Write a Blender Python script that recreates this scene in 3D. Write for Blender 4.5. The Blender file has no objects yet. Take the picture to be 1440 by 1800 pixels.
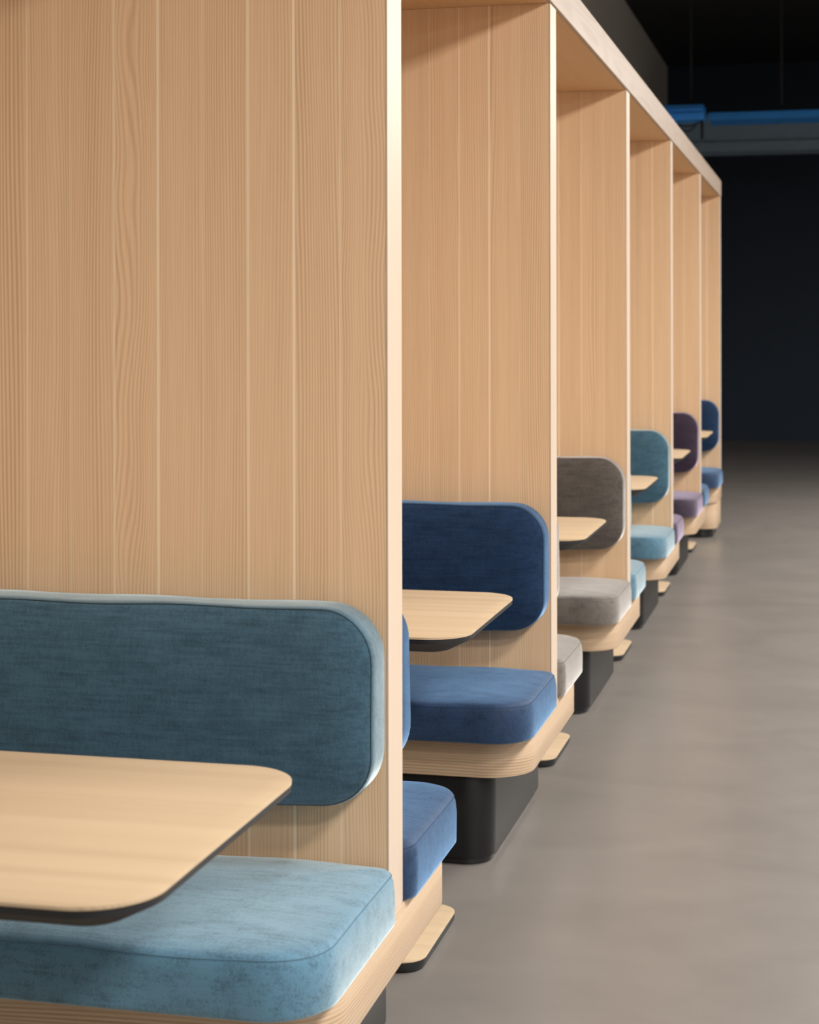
import bpy, bmesh, math, random
from mathutils import Vector, Matrix
random.seed(7)
S = bpy.context.scene
COL = S.collection

# ------------------------------------------------------------------ camera
F_PX = 3110.0                       # focal length in pixels of the 1440x1800 frame
YAW = math.atan(750 / F_PX)         # camera turned towards the booths on the left
ROLL = 0.0019
EYE = 1.356
cam_d = bpy.data.cameras.new('camera')
cam = bpy.data.objects.new('camera', cam_d)
COL.objects.link(cam)
cam_d.sensor_fit = 'HORIZONTAL'
cam_d.sensor_width = 36.0
cam_d.lens = F_PX / 1440 * 36.0
cam_d.shift_x = 0.0
cam_d.shift_y = -320 / 1440         # rising-front style shift keeps the uprights parallel
cam_d.clip_start = 0.05
cam_d.clip_end = 200
R0 = Vector((math.cos(YAW), math.sin(YAW), 0))
F0 = Vector((-math.sin(YAW), math.cos(YAW), 0))
U0 = Vector((0, 0, 1))
c_, s_ = math.cos(ROLL), math.sin(ROLL)
RC = R0 * c_ - U0 * s_
UC = R0 * s_ + U0 * c_
m = Matrix((RC, UC, -F0)).transposed().to_4x4()
m.translation = (0, 0, EYE)
cam.matrix_world = m
cam_d.dof.use_dof = True
cam_d.dof.focus_distance = 3.7
cam_d.dof.aperture_fstop = 8.5
S.camera = cam

# ------------------------------------------------------------------ world, lamps, exposure
S.view_settings.view_transform = 'Standard'
S.view_settings.look = 'None'
S.view_settings.exposure = 0.0
S.view_settings.gamma = 1.0
S.view_settings.use_curve_mapping = False
w = bpy.data.worlds.new('hall_ambient')
S.world = w
w.use_nodes = True
bg = w.node_tree.nodes['Background']
bg.inputs[0].default_value = (1.0, 0.975, 0.95, 1)
bg.inputs[1].default_value = 0.24


def area_lamp(name, x, y, z, sx, sy, power, color=(1, 0.96, 0.905), rot=(0, 0, 0), spread=180):
    l = bpy.data.lights.new(name, 'AREA')
    l.shape = 'RECTANGLE'
    l.size = sx
    l.size_y = sy
    l.energy = power
    l.color = color
    l.spread = math.radians(spread)
    o = bpy.data.objects.new(name, l)
    COL.objects.link(o)
    o.location = (x, y, z)
    o.rotation_euler = rot
    return o


# a row of ceiling lamps over the aisle and two long runs over the hall to its right
for i in range(-1, 8):
    area_lamp('aisle_lamp', 1.65, 0.95 + 1.8 * i, 3.2, 0.7, 0.5, 94)
area_lamp('hall_lamp', 4.6, 4.0, 3.3, 0.2, 20.0, 330)
area_lamp('hall_lamp', 8.0, 4.0, 3.3, 0.2, 20.0, 480)


# ------------------------------------------------------------------ materials
def new_mat(name):
    mt = bpy.data.materials.new(name)
    mt.use_nodes = True
    nt = mt.node_tree
    b = nt.nodes['Principled BSDF']
    return mt, nt, b


def N(nt, t, **kw):
    n = nt.nodes.new(t)
    for k, v in kw.items():
        setattr(n, k, v)
    return n


def L(nt, a, b):
    nt.links.new(a, b)


def math_node(nt, op, a, b=None):
    n = N(nt, 'ShaderNodeMath', operation=op)
    for i, v in enumerate((a, b)):
        if v is None:
            continue
        if isinstance(v, (int, float)):
            n.inputs[i].default_value = v
        else:
            L(nt, v, n.inputs[i])
    return n.outputs[0]


def mix_col(nt, fac, a, b, blend='MIX'):
    n = N(nt, 'ShaderNodeMix', data_type='RGBA', blend_type=blend)
    for sock, v in ((n.inputs[0], fac), (n.inputs[6], a), (n.inputs[7], b)):
        if isinstance(v, (int, float)):
            sock.default_value = v
        elif isinstance(v, tuple):
            sock.default_value = (*v, 1)
        else:
            L(nt, v, sock)
    return n.outputs[2]


def map_range(nt, v, a, b, c, d):
    n = N(nt, 'ShaderNodeMapRange')
    L(nt, v, n.inputs[0])
    for i, x in enumerate((a, b, c, d)):
        n.inputs[i + 1].default_value = x
    return n.outputs[0]


def wood(name, base, axis='Z', ring_axis='X', contrast=1.0, edge=False, rough=0.45, bands=0.0, wrap=False):
    """Oak-like veneer; the grain runs along one object axis."""
    mt, nt, b = new_mat(name)
    tc = N(nt, 'ShaderNodeTexCoord')
    oi = N(nt, 'ShaderNodeObjectInfo')
    comb = N(nt, 'ShaderNodeCombineXYZ')
    r1 = math_node(nt, 'MULTIPLY', oi.outputs['Random'], 37.0)
    for i in range(3):
        L(nt, r1, comb.inputs[i])
    add = N(nt, 'ShaderNodeVectorMath', operation='ADD')
    L(nt, tc.outputs['Object'], add.inputs[0])
    L(nt, comb.outputs[0], add.inputs[1])
    k = {'X': 0, 'Y': 1, 'Z': 2}[axis]

    def mapped(across, along):
        sc = [across] * 3
        sc[k] = along
        if wrap:
            sc = [along, along, across]
        mp = N(nt, 'ShaderNodeMapping')
        mp.inputs['Scale'].default_value = sc
        L(nt, add.outputs[0], mp.inputs['Vector'])
        return mp.outputs[0]
    # growth rings: a distorted scalar field cut into fine lines
    n1 = N(nt, 'ShaderNodeTexNoise')
    n1.inputs['Scale'].default_value = 1.0
    n1.inputs['Detail'].default_value = 1.0
    L(nt, mapped(9.0, 0.55), n1.inputs['Vector'])
    sep = N(nt, 'ShaderNodeSeparateXYZ')
    L(nt, add.outputs[0], sep.inputs[0])
    across = sep.outputs['XYZ'.index(ring_axis)]
    ph = math_node(nt, 'ADD', math_node(nt, 'MULTIPLY', across, 1050.0),
                   math_node(nt, 'MULTIPLY', n1.outputs['Fac'], 75.0))
    if edge:
        # object colour b = how wild the figure of this plank is
        n6 = N(nt, 'ShaderNodeTexNoise')
        n6.inputs['Scale'].default_value = 1.0
        n6.inputs['Detail'].default_value = 0.5
        L(nt, mapped(16.0, 4.5), n6.inputs['Vector'])
        so0 = N(nt, 'ShaderNodeSeparateColor')
        L(nt, oi.outputs['Color'], so0.inputs[0])
        ph = math_node(nt, 'ADD', ph, math_node(nt, 'MULTIPLY', math_node(nt, 'MULTIPLY', n6.outputs['Fac'], 26.0), so0.outputs[2]))
    ring = math_node(nt, 'POWER', map_range(nt, math_node(nt, 'SINE', ph), -1, 1, 0, 1), 1.8)
    # rings come and go across the width of a board
    n5 = N(nt, 'ShaderNodeTexNoise')
    n5.inputs['Scale'].default_value = 1.0
    n5.inputs['Detail'].default_value = 1.0
    L(nt, mapped(24.0, 0.5), n5.inputs['Vector'])
    ring = math_node(nt, 'MULTIPLY', ring, map_range(nt, n5.outputs['Fac'], 0.35, 0.7, 0.25, 1.0))
    n2 = N(nt, 'ShaderNodeTexNoise')
    n2.inputs['Scale'].default_value = 1.0
    n2.inputs['Detail'].default_value = 4.0
    L(nt, mapped(520.0, 6.0), n2.inputs['Vector'])
    n3 = N(nt, 'ShaderNodeTexNoise')
    n3.inputs['Scale'].default_value = 1.0
    n3.inputs['Detail'].default_value = 2.0
    L(nt, mapped(38.0, 0.4), n3.inputs['Vector'])
    g = math_node(nt, 'ADD', math_node(nt, 'MULTIPLY', ring, 0.42),
                  math_node(nt, 'ADD', math_node(nt, 'MULTIPLY', n2.outputs['Fac'], 0.40),
                            math_node(nt, 'MULTIPLY', n3.outputs['Fac'], 0.20)))
    fac = map_range(nt, g, 0.26, 0.74, 0, 1)
    dark = tuple(v * (1 - 0.25 * contrast * q) for v, q in zip(base, (0.75, 1.0, 1.22)))
    lite = tuple(min(1, v * (1 + 0.12 * contrast)) for v in base)
    col = mix_col(nt, fac, lite, dark)
    if bands:
        n4 = N(nt, 'ShaderNodeTexNoise')
        n4.inputs['Scale'].default_value = 1.0
        n4.inputs['Detail'].default_value = 0.5
        L(nt, mapped(22.0, 0.25), n4.inputs['Vector'])
        col = mix_col(nt, map_range(nt, n4.outputs['Fac'], 0.35, 0.65, 0, bands), col,
                      tuple(min(1, v * 1.2) for v in base))
    if edge:
        # object colour: r = tone of this plank, g = strength of its pale sapwood edge
        so = N(nt, 'ShaderNodeSeparateColor')
        L(nt, oi.outputs['Color'], so.inputs[0])
        sx = N(nt, 'ShaderNodeSeparateXYZ')
        L(nt, tc.outputs['Object'], sx.inputs[0])
        e = map_range(nt, sx.outputs[0], 0.0042, 0.0064, 1, 0)
        e = math_node(nt, 'MULTIPLY', e, so.outputs[1])
        col = mix_col(nt, e, col, tuple(min(1, v * q) for v, q in zip(base, (1.30, 1.45, 1.65))))
        mu = N(nt, 'ShaderNodeVectorMath', operation='SCALE')
        L(nt, col, mu.inputs[0])
        L(nt, so.outputs[0], mu.inputs['Scale'])
        col = mu.outputs[0]
    L(nt, col, b.inputs['Base Color'])
    b.inputs['Roughness'].default_value = rough
    b.inputs['Specular IOR Level'].default_value = 0.35
    bp = N(nt, 'ShaderNodeBump')
    bp.inputs['Strength'].default_value = 0.08
    bp.inputs['Distance'].default_value = 0.001
    L(nt, g, bp.inputs['Height'])
    L(nt, bp.outputs[0], b.inputs['Normal'])
    return mt


def fabric(name, base, sheen=0.9, tint=(0.8, 0.85, 0.9), mottle=0.6, rough=0.8, spec=0.15, melange=0.5):
    mt, nt, b = new_mat(name)
    tc = N(nt, 'ShaderNodeTexCoord')

    def tex(scale, detail, rough=0.5):
        mp = N(nt, 'ShaderNodeMapping')
        mp.inputs['Scale'].default_value = scale
        L(nt, tc.outputs['Object'], mp.inputs['Vector'])
        n = N(nt, 'ShaderNodeTexNoise')
        n.inputs['Scale'].default_value = 1.0
        n.inputs['Detail'].default_value = detail
        n.inputs['Roughness'].default_value = rough
        L(nt, mp.outputs[0], n.inputs['Vector'])
        return n.outputs['Fac']
    slub = tex((12, 160, 160), 3.0)          # thick threads running along the cushion
    warp = tex((300, 60, 60), 2.0)
    mel = tex((260, 320, 320), 2.0, 0.6)     # melange yarn
    blot = tex((16, 30, 26), 4.0, 0.65)      # cloudy nap
    sx = N(nt, 'ShaderNodeSeparateXYZ')
    L(nt, tc.outputs['Object'], sx.inputs[0])
    tw = math_node(nt, 'SINE', math_node(nt, 'MULTIPLY', math_node(
        nt, 'ADD', sx.outputs[0], math_node(nt, 'SUBTRACT', sx.outputs[1], sx.outputs[2])), 2300.0))
    g = math_node(nt, 'ADD', math_node(nt, 'MULTIPLY', slub, 0.6), math_node(nt, 'MULTIPLY', warp, 0.35))
    g = math_node(nt, 'ADD', g, math_node(nt, 'MULTIPLY', blot, mottle))
    g = math_node(nt, 'ADD', g, math_node(nt, 'MULTIPLY', tw, 0.08))
    g = math_node(nt, 'ADD', g, math_node(nt, 'MULTIPLY', math_node(nt, 'SUBTRACT', mel, 0.5), melange))
    lo = 0.27 + 0.32 * mottle
    fac = map_range(nt, g, lo, lo + 0.48, 0, 1)
    dark = tuple(v * 0.66 for v in base)
    lite = tuple(min(1, v * 1.42 + 0.005) for v in base)
    L(nt, mix_col(nt, fac, dark, lite), b.inputs['Base Color'])
    b.inputs['Roughness'].default_value = rough
    b.inputs['Specular IOR Level'].default_value = spec
    L(nt, map_range(nt, fac, 0, 1, sheen * 0.72, min(1.0, sheen * 1.2)), b.inputs['Sheen Weight'])
    b.inputs['Sheen Roughness'].default_value = 0.46
    b.inputs['Sheen Tint'].default_value = (*tint, 1)
    bp = N(nt, 'ShaderNodeBump')
    bp.inputs['Strength'].default_value = 0.4
    bp.inputs['Distance'].default_value = 0.0014
    L(nt, g, bp.inputs['Height'])
    L(nt, bp.outputs[0], b.inputs['Normal'])
    return mt


def plain(name, col, rough=0.5, metal=0.0, spec=0.5):
    mt, nt, b = new_mat(name)
    n = N(nt, 'ShaderNodeTexNoise')
    n.inputs['Scale'].default_value = 9.0
    n.inputs['Detail'].default_value = 3.0
    tc = N(nt, 'ShaderNodeTexCoord')
    L(nt, tc.outputs['Object'], n.inputs['Vector'])
    L(nt, mix_col(nt, n.outputs['Fac'], tuple(v * 0.93 for v in col), tuple(min(1, v * 1.07) for v in col)),
      b.inputs['Base Color'])
    b.inputs['Roughness'].default_value = rough
    b.inputs['Metallic'].default_value = metal
    b.inputs['Specular IOR Level'].default_value = spec
    return mt


def concrete():
    mt, nt, b = new_mat('polished_concrete')
    tc = N(nt, 'ShaderNodeTexCoord')

    def tex(scale, detail, rough, dist):
        mp = N(nt, 'ShaderNodeMapping')
        mp.inputs['Scale'].default_value = scale
        L(nt, tc.outputs['Object'], mp.inputs['Vector'])
        n = N(nt, 'ShaderNodeTexNoise')
        n.inputs['Scale'].default_value = 1.0
        n.inputs['Detail'].default_value = detail
        n.inputs['Roughness'].default_value = rough
        n.inputs['Distortion'].default_value = dist
        L(nt, mp.outputs[0], n.inputs['Vector'])
        return n.outputs['Fac']
    f = math_node(nt, 'ADD', math_node(nt, 'MULTIPLY', tex((1.6, 2.2, 1), 4.0, 0.5, 1.2), 0.7),
                  math_node(nt, 'MULTIPLY', tex((7, 11, 1), 5.0, 0.6, 0.8), 0.3))
    f = map_range(nt, f, 0.3, 0.7, 0, 1)
    L(nt, mix_col(nt, f, (0.182, 0.165, 0.151), (0.224, 0.203, 0.186)), b.inputs['Base Color'])
    b.inputs['Roughness'].default_value = 0.33
    b.inputs['Specular IOR Level'].default_value = 0.5
    return mt


OAK = (0.76, 0.525, 0.325)
M_PLANK = wood('oak_veneer_planks', OAK, 'Z', edge=True)
M_PANEL = wood('oak_panel', OAK, 'Z')
M_EDGE = wood('oak_edge_band', (0.62, 0.50, 0.395), 'Z', 'Y', 0.35)
M_BASE = wood('oak_bench_front', (0.52, 0.385, 0.262), 'X', 'Z', 1.6, wrap=True)
M_TABLE = wood('oak_tabletop', (0.50, 0.38, 0.250), 'X', 'Y', 0.7, bands=0.6)
M_BEAM = wood('oak_canopy', (0.42, 0.325, 0.255), 'Y', 'X', 0.6)
M_SOFFIT = wood('oak_soffit', (0.62, 0.375, 0.185), 'Y', 'X', 0.6)
M_BLACK = plain('black_laminate', (0.012, 0.0125, 0.014), 0.45)
M_PLINTH = plain('charcoal_metal', (0.007, 0.0075, 0.0085), 0.36, 0.0, 0.4)
M_KICK = plain('black_kick_strip', (0.012, 0.012, 0.014), 0.25)
M_FLOOR = concrete()
M_WALL = plain('warm_white_paint', (0.62, 0.56, 0.48), 0.8)
M_NAVYWALL = plain('dark_navy_paint', (0.018, 0.030, 0.050), 0.8)
M_CEIL = plain('black_ceiling_paint', (0.006, 0.007, 0.009), 0.9)
M_GREY = plain('slate_grey_paint', (0.23, 0.33, 0.43), 0.8)
M_DUCT = plain('blue_painted_duct', (0.04, 0.33, 1.0), 0.35)
M_HANG = plain('black_hanger', (0.01, 0.011, 0.014), 0.7)
M_SEAM = {}
FABRICS = {
    'teal': ((0.032, 0.078, 0.116), 1.0, (0.84, 0.97, 1.0)),
    'navy': ((0.0055, 0.021, 0.060), 0.75, (0.33, 0.60, 1.0)),
    'grey': ((0.072, 0.062, 0.054), 1.0, (1.0, 0.96, 0.93)),
    'light_teal': ((0.036, 0.090, 0.132), 1.0, (0.84, 0.97, 1.0)),
    'purple': ((0.024, 0.014, 0.028), 0.85, (0.86, 0.74, 0.98)),
    'blue': ((0.005, 0.020, 0.055), 0.75, (0.40, 0.64, 1.0)),
}
FAB = {k: fabric(k + '_fabric', *v) for k, v in FABRICS.items()}
SEAT_LIFT = {'teal': 2.0, 'grey': 1.35, 'light_teal': 1.4}      # paler base colour stands in for lamplight glancing off these seat tops
FAB_SEAT = {k: fabric(k + '_seat_fabric', tuple(q * SEAT_LIFT.get(k, 1.0) for q in v[0]), v[1], v[2], 1.1, 0.62, 0.32, 0.9)
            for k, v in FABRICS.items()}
M_PIPING = {k: plain(k + '_seat_seam', tuple(min(1, q * 1.7 + 0.03 * t) for q, t in zip(v[0], v[2])), 0.8) for k, v in FABRICS.items()}
for k_, c0 in (('teal', (0.02, 0.045, 0.06)), ('navy', (0.012, 0.03, 0.07)), ('grey', (0.08, 0.07, 0.06)),
               ('light_teal', (0.05, 0.11, 0.15)), ('purple', (0.04, 0.025, 0.045)), ('blue', (0.012, 0.03, 0.08))):
    M_SEAM[k_] = plain(k_ + '_seam_thread', c0, 0.8)


# ------------------------------------------------------------------ mesh helpers
def link(o, parent=None):
    COL.objects.link(o)
    if parent:
        o.parent = parent
    return o


def finish(name, bm, angle=35):
    bmesh.ops.recalc_face_normals(bm, faces=bm.faces)
    me = bpy.data.meshes.new(name)
    bm.to_mesh(me)
    bm.free()
    for p in me.polygons:
        p.use_smooth = True
    me.set_sharp_from_angle(angle=math.radians(angle))
    me.materials.append(None)
    return me


def obj(name, me, mat, parent=None, loc=(0, 0, 0)):
    o = bpy.data.objects.new(name, me)
    link(o, parent)
    o.location = loc
    o.material_slots[0].link = 'OBJECT'
    o.material_slots[0].material = mat
    return o


def empty(name, loc):
    o = bpy.data.objects.new(name, None)
    o.empty_display_size = 0.1
    link(o)
    o.location = loc
    return o


def tag(o, label, cat, group=None):
    o['label'] = label
    o['category'] = cat
    if group:
        o['group'] = group
    return o


def struct(o):
    o['kind'] = 'structure'
    return o


def add_box(bm, x0, x1, y0, y1, z0, z1, bevel=0.0):
    r = bmesh.ops.create_cube(bm, size=1.0)
    vs = r['verts']
    for v in vs:
        v.co = Vector(((x0 + x1) / 2 + v.co.x * (x1 - x0), (y0 + y1) / 2 + v.co.y * (y1 - y0),
                       (z0 + z1) / 2 + v.co.z * (z1 - z0)))
    if bevel:
        es = list({e for v in vs for e in v.link_edges})
        bmesh.ops.bevel(bm, geom=es, offset=bevel, segments=2, affect='EDGES', profile=0.5)


def box_mesh(name, *a, bevel=0.0):
    bm = bmesh.new()
    add_box(bm, *a, bevel=bevel)
    return finish(name, bm, 20)


def outline(u0, u1, v0, v1, radii, inset=0.0, arc=10, step=0.0):
    """Rounded rectangle, counter-clockwise from the lower right corner; radii = (right-low, right-high, left-high, left-low)."""
    a0, a1, b0, b1 = u0 + inset, u1 - inset, v0 + inset, v1 - inset
    rr = [max(r - inset, 0.004) for r in radii]
    cs = [(a1 - rr[0], b0 + rr[0], -90, rr[0]), (a1 - rr[1], b1 - rr[1], 0, rr[1]),
          (a0 + rr[2], b1 - rr[2], 90, rr[2]), (a0 + rr[3], b0 + rr[3], 180, rr[3])]
    # number of straight subdivisions comes from the outer outline so that every ring matches
    full = [(u1 - radii[0], v0 + radii[0]), (u1 - radii[1], v1 - radii[1]),
            (u0 + radii[2], v1 - radii[2]), (u0 + radii[3], v0 + radii[3])]
    pts = []
    for i, (cx, cy, a, r) in enumerate(cs):
        for j in range(arc + 1):
            t = math.radians(a + 90 * j / arc)
            pts.append((cx + r * math.cos(t), cy + r * math.sin(t)))
        if step:
            nx, ny, na, nr = cs[(i + 1) % 4]
            t = math.radians(na)
            q = (nx + nr * math.cos(t), ny + nr * math.sin(t))
            p = pts[-1]
            f0, f1 = full[i], full[(i + 1) % 4]
            n = max(1, int(math.hypot(f1[0] - f0[0], f1[1] - f0[1]) / step))
            for j in range(1, n):
                pts.append((p[0] + (q[0] - p[0]) * j / n, p[1] + (q[1] - p[1]) * j / n))
    return pts


def loft(bm, rings, place, cap0=True, cap1=True):
    """rings = [(points, height)]; place maps (u, v, h) to xyz."""
    vr = []
    for pts, h in rings:
        vr.append([bm.verts.new(place(u, v, h)) for u, v in pts])
    n = len(vr[0])
    for a, b in zip(vr, vr[1:]):
        for i in range(n):
            bm.faces.new((a[i], a[(i + 1) % n], b[(i + 1) % n], b[i]))
    if cap0:
        bm.faces.new(list(reversed(vr[0])))
    if cap1:
        bm.faces.new(vr[-1])
    return vr


def wob(x, y, z, s):
    return (math.sin(x * 9.1 + s) * math.sin(z * 11.3 + s * 2.1 + y * 7) + 0.6 * math.sin(x * 21.7 + y * 17 + z * 19 + s * 3.3)) / 1.6


def tube(bm, pts, r, closed=False, n=6):
    rings = []
    m_ = len(pts)
    for i, p in enumerate(pts):
        a = pts[i - 1] if (i or closed) else p
        b = pts[(i + 1) % m_] if (i < m_ - 1 or closed) else p
        t = (b - a).normalized()
        ref = Vector((0, 0, 1)) if abs(t.z) < 0.9 else Vector((1, 0, 0))
        s = t.cross(ref).normalized()
        q = s.cross(t)
        rings.append([bm.verts.new(p + (s * math.cos(k * 2 * math.pi / n) + q * math.sin(k * 2 * math.pi / n)) * r) for k in range(n)])
    for i in range(m_ if closed else m_ - 1):
        a, b = rings[i], rings[(i + 1) % m_]
        for k in range(n):
            bm.faces.new((a[k], a[(k + 1) % n], b[(k + 1) % n], b[k]))
    if not closed:
        bm.faces.new(rings[0])
        bm.faces.new(list(reversed(rings[-1])))


# ------------------------------------------------------------------ layout numbers (metres)
PITCH = 1.8
Y1 = 2.968                 # near face of the first partition
TH = 0.10                  # partition thickness
XE = -0.754                # aisle edge of partitions and benches
XW = -2.02                 # wall behind the booths
ZB = 0.333                 # top of the bench base
ZS = 2.247                 # underside of the canopy
NP = 6

# ------------------------------------------------------------------ room shell
struct(obj('floor', box_mesh('floor', XW - 0.2, 12, -3.5, 22.2, -0.12, 0.0), M_FLOOR))
struct(obj('ceiling', box_mesh('ceiling', XW - 0.2, 12, -3.5, 22.2, 4.6, 4.75), M_CEIL))
struct(obj('wall_left', box_mesh('wall_left', XW - 0.2, XW, -3.5, 22.2, 0, 4.6), M_WALL))
struct(obj('wall_far', box_mesh('wall_far', XW, 12, 22.0, 22.2, 0, 4.6), M_NAVYWALL))

# ------------------------------------------------------------------ canopy over the booths
bm = bmesh.new()
add_box(bm, XW + 0.002, XE + 0.004, 0.9, Y1 + 5 * PITCH + TH + 0.004, ZS, ZS + 0.108, bevel=0.003)
canopy = obj('booth_canopy', finish('booth_canopy', bm, 20), M_BEAM)
obj('soffit', box_mesh('soffit', XW + 0.006, XE - 0.006, 0.905, Y1 + 5 * PITCH + TH, ZS - 0.0025, ZS + 0.002), M_SOFFIT, canopy)
tag(canopy, 'long pale oak canopy beam running over the tops of all the booth partitions', 'canopy')

# ------------------------------------------------------------------ partitions
PW = 0.0845
PT = 0.006
core_me = box_mesh('panel_core', XW + 0.002, XE - 0.004, PT, TH, ZB + 0.002, ZS - 0.003)
edge_me = box_mesh('edge_band', XE - 0.0038, XE, 0.0, TH, ZB + 0.002, ZS - 0.003, bevel=0.0012)
joint_me = box_mesh('foot_joint', XE - 0.06, XE - 0.0005, 0.003, TH - 0.003, ZB, ZB + 0.003)
bm = bmesh.new()
add_box(bm, 0.00005, PW - 0.00005, 0, PT, 0, ZS - ZB - 0.005, bevel=0.00015)
plank_me = finish('plank', bm, 20)
P_LABEL = ['first and nearest tall oak partition, behind the large teal backrest',
           'second tall oak partition from the front, behind the navy backrest',
           'third tall oak partition from the front, behind the grey backrest',
           'fourth tall oak partition from the front, behind the light teal backrest',
           'fifth tall oak partition from the front, behind the purple backrest',
           'sixth and farthest oak partition, behind the dark blue backrest']
tones = [(1.0, 0.45), (1.01, 0.95), (1.0, 0.7), (0.99, 0.2), (0.98, 0.9), (1.0, 0.5), (0.99, 0.25)]
for i in range(NP):
    y = Y1 + i * PITCH
    p = empty('booth_partition', (0, y, 0))
    tag(p, P_LABEL[i], 'partition', 'oak partitions between the booths')
    obj('panel_core', core_me, M_PANEL, p)
    obj('edge_band', edge_me, M_EDGE, p)
    n = int((XE - 0.004 - XW) / PW)
    for j in range(n):
        x = XE - 0.004 - (j + 1) * PW
        q = obj('plank', plank_me, M_PLANK, p, (x, 0, ZB + 0.002))
        t = tones[(j + i * 3) % 7] if i else tones[j % 7]
        q.color = (t[0] * random.uniform(0.98, 1.02), t[1], 1.0 if (j + i) % 5 == 0 else random.uniform(0.0, 0.25), 1)

# ------------------------------------------------------------------ benches
XL = XW + 0.004
ID = lambda u, v, h: (u, v, h)


def slab(name, x1, y0, y1, z0, z1, r, ed, radii=None):
    rd = radii or (r, r, 0.006, 0.006)
    bm = bmesh.new()
    rings = [(outline(XL, x1, y0, y1, rd, ed, 14), z0), (outline(XL, x1, y0, y1, rd, ed * 0.3, 14), z0 + ed * 0.3),
             (outline(XL, x1, y0, y1, rd, 0, 14), z0 + ed),
             (outline(XL, x1, y0, y1, rd, 0, 14), z1 - ed), (outline(XL, x1, y0, y1, rd, ed * 0.3, 14), z1 - ed * 0.3),
             (outline(XL, x1, y0, y1, rd, ed, 14), z1)]
    loft(bm, rings, ID)
    return finish(name, bm)


base_me = slab('seat_base', XE + 0.001, -0.40, 0.53, 0.228, ZB, 0.125, 0.003)
plinth_me = slab('plinth', -0.848, -0.385, 0.41, 0.018, 0.2285, 0.075, 0.002)
kick_me = slab('kick_strip', -0.858, -0.375, 0.40, 0.0, 0.0185, 0.07, 0.001)
base_end_me = slab('seat_base', XE + 0.001, -0.40, TH, 0.228, ZB, 0.125, 0.003, (0.125, 0.006, 0.006, 0.006))
plinth_end_me = slab('plinth', XE - 0.004, -0.36, TH - 0.002, 0.06, 0.2285, 0.09, 0.002, (0.09, 0.006, 0.006, 0.006))
kick_end_me = slab('kick_strip', XE - 0.03, -0.33, TH - 0.03, 0.0, 0.0605, 0.08, 0.001, (0.08, 0.006, 0.006, 0.006))
B_LABEL = ['nearest oak bench base under the first partition, carrying the teal seat in front',
           'oak bench base on a charcoal plinth, carrying the navy seat in front',
           'oak bench base on a charcoal plinth, carrying the grey seat in front',
           'oak bench base on a dark plinth, carrying the light teal seat in front',
           'oak bench base on a dark plinth, carrying the purple seat in front',
           'farthest oak bench base with an oak plinth instead of a dark one']
for i in range(NP):
    b = empty('booth_bench', (0, Y1 + i * PITCH, 0))
    tag(b, B_LABEL[i], 'bench', 'oak bench bases along the aisle')
    last = i == NP - 1
    obj('seat_base', base_end_me if last else base_me, M_BASE, b)
    pl = obj('plinth', plinth_end_me if last else plinth_me, M_BASE if last else M_PLINTH, b)
    if not last:
        pl['label'] = 'charcoal metal plinth'
    k = obj('kick_strip', kick_end_me if last else kick_me, M_KICK, pl)
    k['label'] = 'black recessed kick strip'


# ------------------------------------------------------------------ cushions
def cushion_mesh(name, u0, u1, v0, v1, radii, prof, place, amp, seed, step=0.03, seam_i=None, seam_r=0.0012):
    """prof = [(inset, height)] from the back of the cushion to the middle of its face."""
    bm = bmesh.new()
    rings = [(outline(u0, u1, v0, v1, radii, ins, 12, step), h) for ins, h in prof]
    vr = loft(bm, rings, place)
    for r in vr[2:]:
        for v in r:
            p = v.co.copy()
            d_ = wob(p.x, p.y, p.z, seed) * amp
            v.co += Vector((0.5, 1, 1)) * d_
    sp = [v.co.copy() for v in vr[seam_i]]
    me = finish(name, bm, 60)
    sb = bmesh.new()
    tube(sb, sp, seam_r, closed=True)
    return me, finish('seam', sb, 60)


back_prof = [(0.006, 0.0), (0.002, 0.003), (0.0, 0.010), (-0.0005, 0.040), (0.0, 0.066), (0.001, 0.078), (0.004, 0.0845),
             (0.008, 0.0875), (0.016, 0.0915), (0.030, 0.0968), (0.052, 0.1025), (0.085, 0.1070), (0.14, 0.1095)]
seat_prof = [(0.004, 0.0), (-0.001, 0.0025), (-0.003, 0.008), (-0.0035, 0.036), (-0.0035, 0.060), (-0.001, 0.080), (0.0025, 0.0895),
             (0.0065, 0.0945), (0.018, 0.0985), (0.040, 0.1025), (0.075, 0.1060), (0.12, 0.1085), (0.18, 0.110)]
far_prof = [(i_, h_ * 1.03) for i_, h_ in seat_prof]
XB = -0.7585               # aisle edge of backrests
XS = -0.738                # aisle edge of seats
near_back, near_back_seam = cushion_mesh('pad', XL + 0.004, XB, 0.545, 0.884, (0.092, 0.092, 0.08, 0.08), back_prof,
                                         lambda u, v, h: (u, -h - 0.001, v), 0.0032, 1.3, seam_i=6)
far_back, far_back_seam = cushion_mesh('pad', XL + 0.004, XB, 0.545, 0.884, (0.092, 0.092, 0.08, 0.08), back_prof,
                                       lambda u, v, h: (u, TH + h + 0.001, v), 0.0024, 2.9, seam_i=6)
near_seat, near_seat_seam = cushion_mesh('pad', XL + 0.004, XS, -0.487, -0.002, (0.105, 0.035, 0.03, 0.03), seat_prof,
                                         lambda u, v, h: (u, v, ZB + 0.001 + h), 0.0030, 4.1, seam_i=6, seam_r=0.0010)
far_seat, far_seat_seam = cushion_mesh('pad', XL + 0.004, XS, TH + 0.002, TH + 0.470, (0.035, 0.105, 0.03, 0.03), far_prof,
                                       lambda u, v, h: (u, v, ZB + 0.001 + h), 0.0030, 5.7, seam_i=6, seam_r=0.0010)


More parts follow.
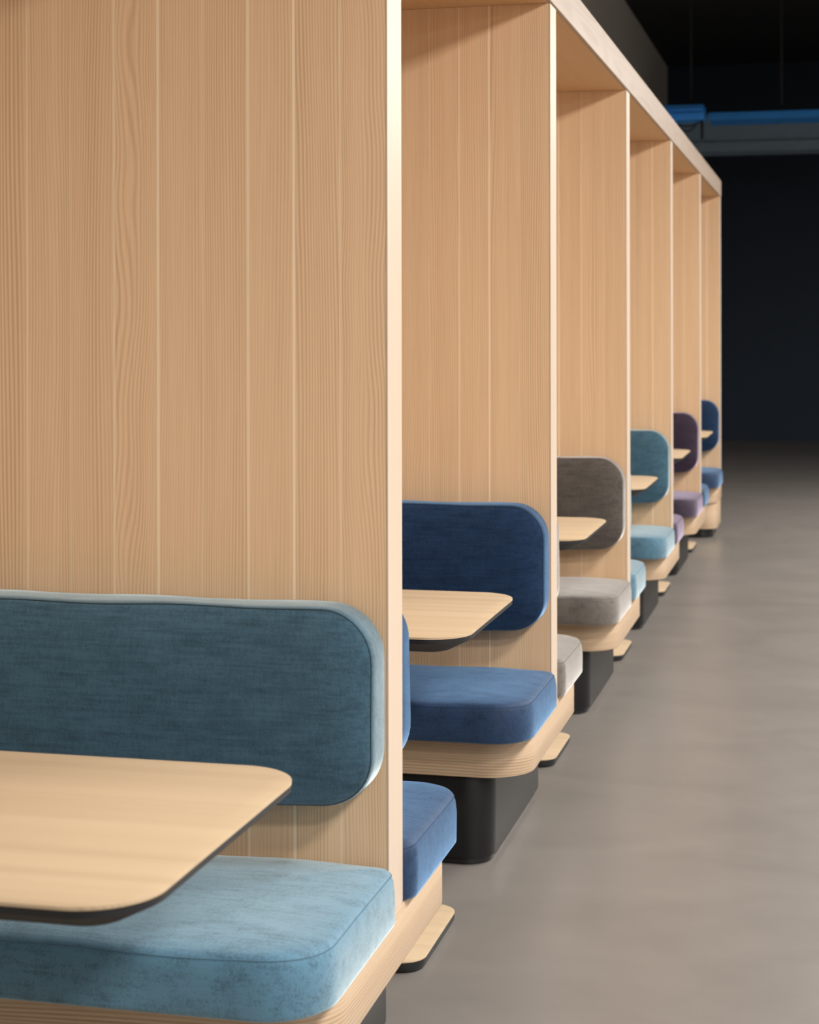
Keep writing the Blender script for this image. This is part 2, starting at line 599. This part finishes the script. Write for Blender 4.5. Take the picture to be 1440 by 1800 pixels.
def cushion(kind, y, me, sme, colr, label):
    t = empty(kind, (0, y, 0))
    tag(t, label, 'cushion', kind.replace('_', ' ') + 's along the booths')
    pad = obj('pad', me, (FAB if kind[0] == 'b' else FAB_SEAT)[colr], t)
    obj('seam', sme, (M_SEAM if kind[0] == 'b' else M_PIPING)[colr], pad)


BOOTH = ['teal', 'navy', 'grey', 'light_teal', 'purple', 'blue']
WORD = ['teal', 'navy', 'grey', 'light teal', 'purple', 'dark blue']
ORD = ['first', 'second', 'third', 'fourth', 'fifth', 'sixth']
for i in range(NP):
    y = Y1 + i * PITCH
    c, wd = BOOTH[i], WORD[i]
    cushion('backrest_cushion', y, near_back, near_back_seam, c,
            f'{wd} fabric backrest cushion on the near face of the {ORD[i]} oak partition')
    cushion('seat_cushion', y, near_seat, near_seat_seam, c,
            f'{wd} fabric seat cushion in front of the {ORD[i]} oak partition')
    if i < NP - 1:
        c, wd = BOOTH[i + 1], WORD[i + 1]
        cushion('backrest_cushion', y, far_back, far_back_seam, c,
                f'sliver of {wd} fabric backrest cushion on the far side of the {ORD[i]} oak partition')
        cushion('seat_cushion', y, far_seat, far_seat_seam, c,
                f'{wd} fabric seat cushion peeking out from behind the {ORD[i]} oak partition')

# ------------------------------------------------------------------ tables
TX1, TY0, TY1, TZ = -0.766, 0.690, 1.358, 0.703     # measured from the near face of the partition before it
rt = (0.095, 0.095, 0.02, 0.02)
bm = bmesh.new()
o_ = lambda ins, r=rt: outline(XL + 0.01, TX1, TY0, TY1, r, ins, 14)
loft(bm, [(o_(0.0015), TZ - 0.0055), (o_(0.0), TZ - 0.005), (o_(0.0), TZ - 0.0008), (o_(0.0015), TZ)], ID)
top_me = finish('tabletop', bm)
bm = bmesh.new()
loft(bm, [(o_(0.052), TZ - 0.040), (o_(0.048), TZ - 0.0385), (o_(0.004), TZ - 0.0165), (o_(0.0008), TZ - 0.0145),
          (o_(0.0005), TZ - 0.0058)], ID)
under_me = finish('underside', bm, 25)
# floor plate: oak veneered foot with black edge
FX1, FY0, FY1, FZ = -0.850, 0.645, 1.035, 0.026
rf = (0.055, 0.055, 0.01, 0.01)
fo = lambda ins: outline(XL + 0.03, FX1, FY0, FY1, rf, ins, 10)
bm = bmesh.new()
loft(bm, [(fo(0.0012), FZ - 0.0035), (fo(0.0), FZ - 0.003), (fo(0.0), FZ - 0.0006), (fo(0.0012), FZ)], ID)
foot_top_me = finish('foot_plate', bm)
bm = bmesh.new()
loft(bm, [(fo(0.012), 0.0), (fo(0.004), 0.003), (fo(0.0005), 0.010), (fo(0.0005), FZ - 0.0036)], ID)
foot_edge_me = finish('foot_edge', bm)
bm = bmesh.new()
cyl = lambda r: [(-1.40 + r * math.cos(a * math.pi / 14), 0.86 + r * math.sin(a * math.pi / 14)) for a in range(28)]
loft(bm, [(cyl(0.09), FZ), (cyl(0.09), FZ + 0.006), (cyl(0.045), FZ + 0.012), (cyl(0.045), TZ - 0.06), (cyl(0.11), TZ - 0.052),
          (cyl(0.11), TZ - 0.0402)], ID)
post_me = finish('post', bm)
T_LABEL = ['nearest oak tabletop with black chamfered edge, in front of the teal backrest',
           'oak table with rounded corners in front of the navy backrest',
           'oak table with rounded corners in front of the grey backrest',
           'small looking oak table in front of the light teal backrest',
           'distant oak table in front of the purple backrest',
           'farthest oak table, in front of the dark blue backrest']
for i in range(NP):
    t = empty('booth_table', (0, Y1 + (i - 1) * PITCH, 0))
    tag(t, T_LABEL[i], 'table', 'oak tables in the booths')
    tt = obj('tabletop', top_me, M_TABLE, t)
    u = obj('underside', under_me, M_BLACK, tt)
    u['label'] = 'black chamfered underside and edge'
    obj('post', post_me, M_BLACK, t)
    fp = obj('foot_plate', foot_top_me, M_TABLE, t)
    u = obj('foot_edge', foot_edge_me, M_BLACK, fp)
    u['label'] = 'black edge of the foot plate'

# ------------------------------------------------------------------ services under the dark ceiling, far end


def aim(x, y, Y):
    """World point at depth row Y seen at photograph pixel (x, y); used only to read sizes off the photograph."""
    dx, dy = x - 720, y - 580
    u = dx * c_ - dy * s_
    v = dx * s_ + dy * c_
    r = F0 * F_PX + R0 * u - U0 * v
    t = Y / r.y
    return Vector((0, 0, EYE)) + r * t


# grey bulkhead hanging from the ceiling across the hall
zb = aim(1240, 267, 19.0).z
zt = aim(1240, 205, 19.0).z
bm = bmesh.new()
add_box(bm, XW + 0.01, 9.0, 19.0, 19.5, zb, zt + 0.02, bevel=0.01)
bk = obj('bulkhead', finish('bulkhead', bm, 20), M_GREY)
tag(bk, 'slate grey bulkhead hanging under the dark ceiling beyond the booths', 'bulkhead')
bm = bmesh.new()
add_box(bm, XW + 0.02, 8.99, 18.97, 18.999, zb - 0.001, zb + 0.10, bevel=0.004)
obj('lower_rail', finish('lower_rail', bm, 20), M_GREY, bk)

# blue ducts
a = aim(1100, 190, 15.0)
e = aim(1237, 209, 15.0)
du = empty('air_duct', (0, 15.0, 0))
tag(du, 'larger bright blue painted duct under the ceiling above the canopy beam', 'duct')
bm = bmesh.new()
add_box(bm, -1.9, e.x, 0, 0.3, e.z, e.z + 0.125, bevel=0.01)
obj('duct_body', finish('duct_body', bm, 20), M_DUCT, du)
for zz in (0.035, 0.078):
    bm = bmesh.new()
    add_box(bm, -1.9, e.x - 0.01, -0.02, 0.0, e.z + zz, e.z + zz + 0.018, bevel=0.004)
    obj('duct_rib', finish('duct_rib', bm, 20), M_DUCT, du)
e2 = aim(1245, 207, 17.0)
bm = bmesh.new()
add_box(bm, e2.x, 7.0, 17.0, 17.5, e2.z - 0.02, e2.z + 0.05, bevel=0.008)
d2 = obj('air_duct', finish('air_duct', bm, 20), M_DUCT)
tag(d2, 'thin lower blue duct to the right of the larger blue duct', 'duct')
for xx in (-1.2, -0.45):
    obj('drop_rod', box_mesh('drop_rod', xx, xx + 0.02, 0.14, 0.16, e.z + 0.12, 4.601), M_HANG, du)
for xx in (1.5, 4.5):
    obj('drop_rod', box_mesh('drop_rod', xx, xx + 0.02, 17.24, 17.26, e2.z + 0.045, 4.601), M_HANG, d2)
h1 = aim(1239, 244, 15.1)
bm = bmesh.new()
add_box(bm, e.x - 0.035, e.x - 0.008, 15.1, 15.13, h1.z, e.z + 0.0005, bevel=0.004)
hg = obj('hanger', finish('hanger', bm, 20), M_HANG, du, (0, -15.0, 0))
hg['label'] = 'short black rod hanging down'
for j, (xa, xb, sag, yy) in enumerate(((1182, 1234, 0.045, 15.08), (1190, 1226, 0.075, 15.2))):
    A, B = aim(xa, 209, yy), aim(xb, 209, yy)
    A.z = B.z = e.z - 0.004
    bm = bmesh.new()
    tube(bm, [A.lerp(B, t / 12) - Vector((0, 0, sag * 4 * (t / 12) * (1 - t / 12))) for t in range(13)], 0.007)
    obj('cable', finish('cable', bm), M_HANG, du, (0, -15.0, 0))
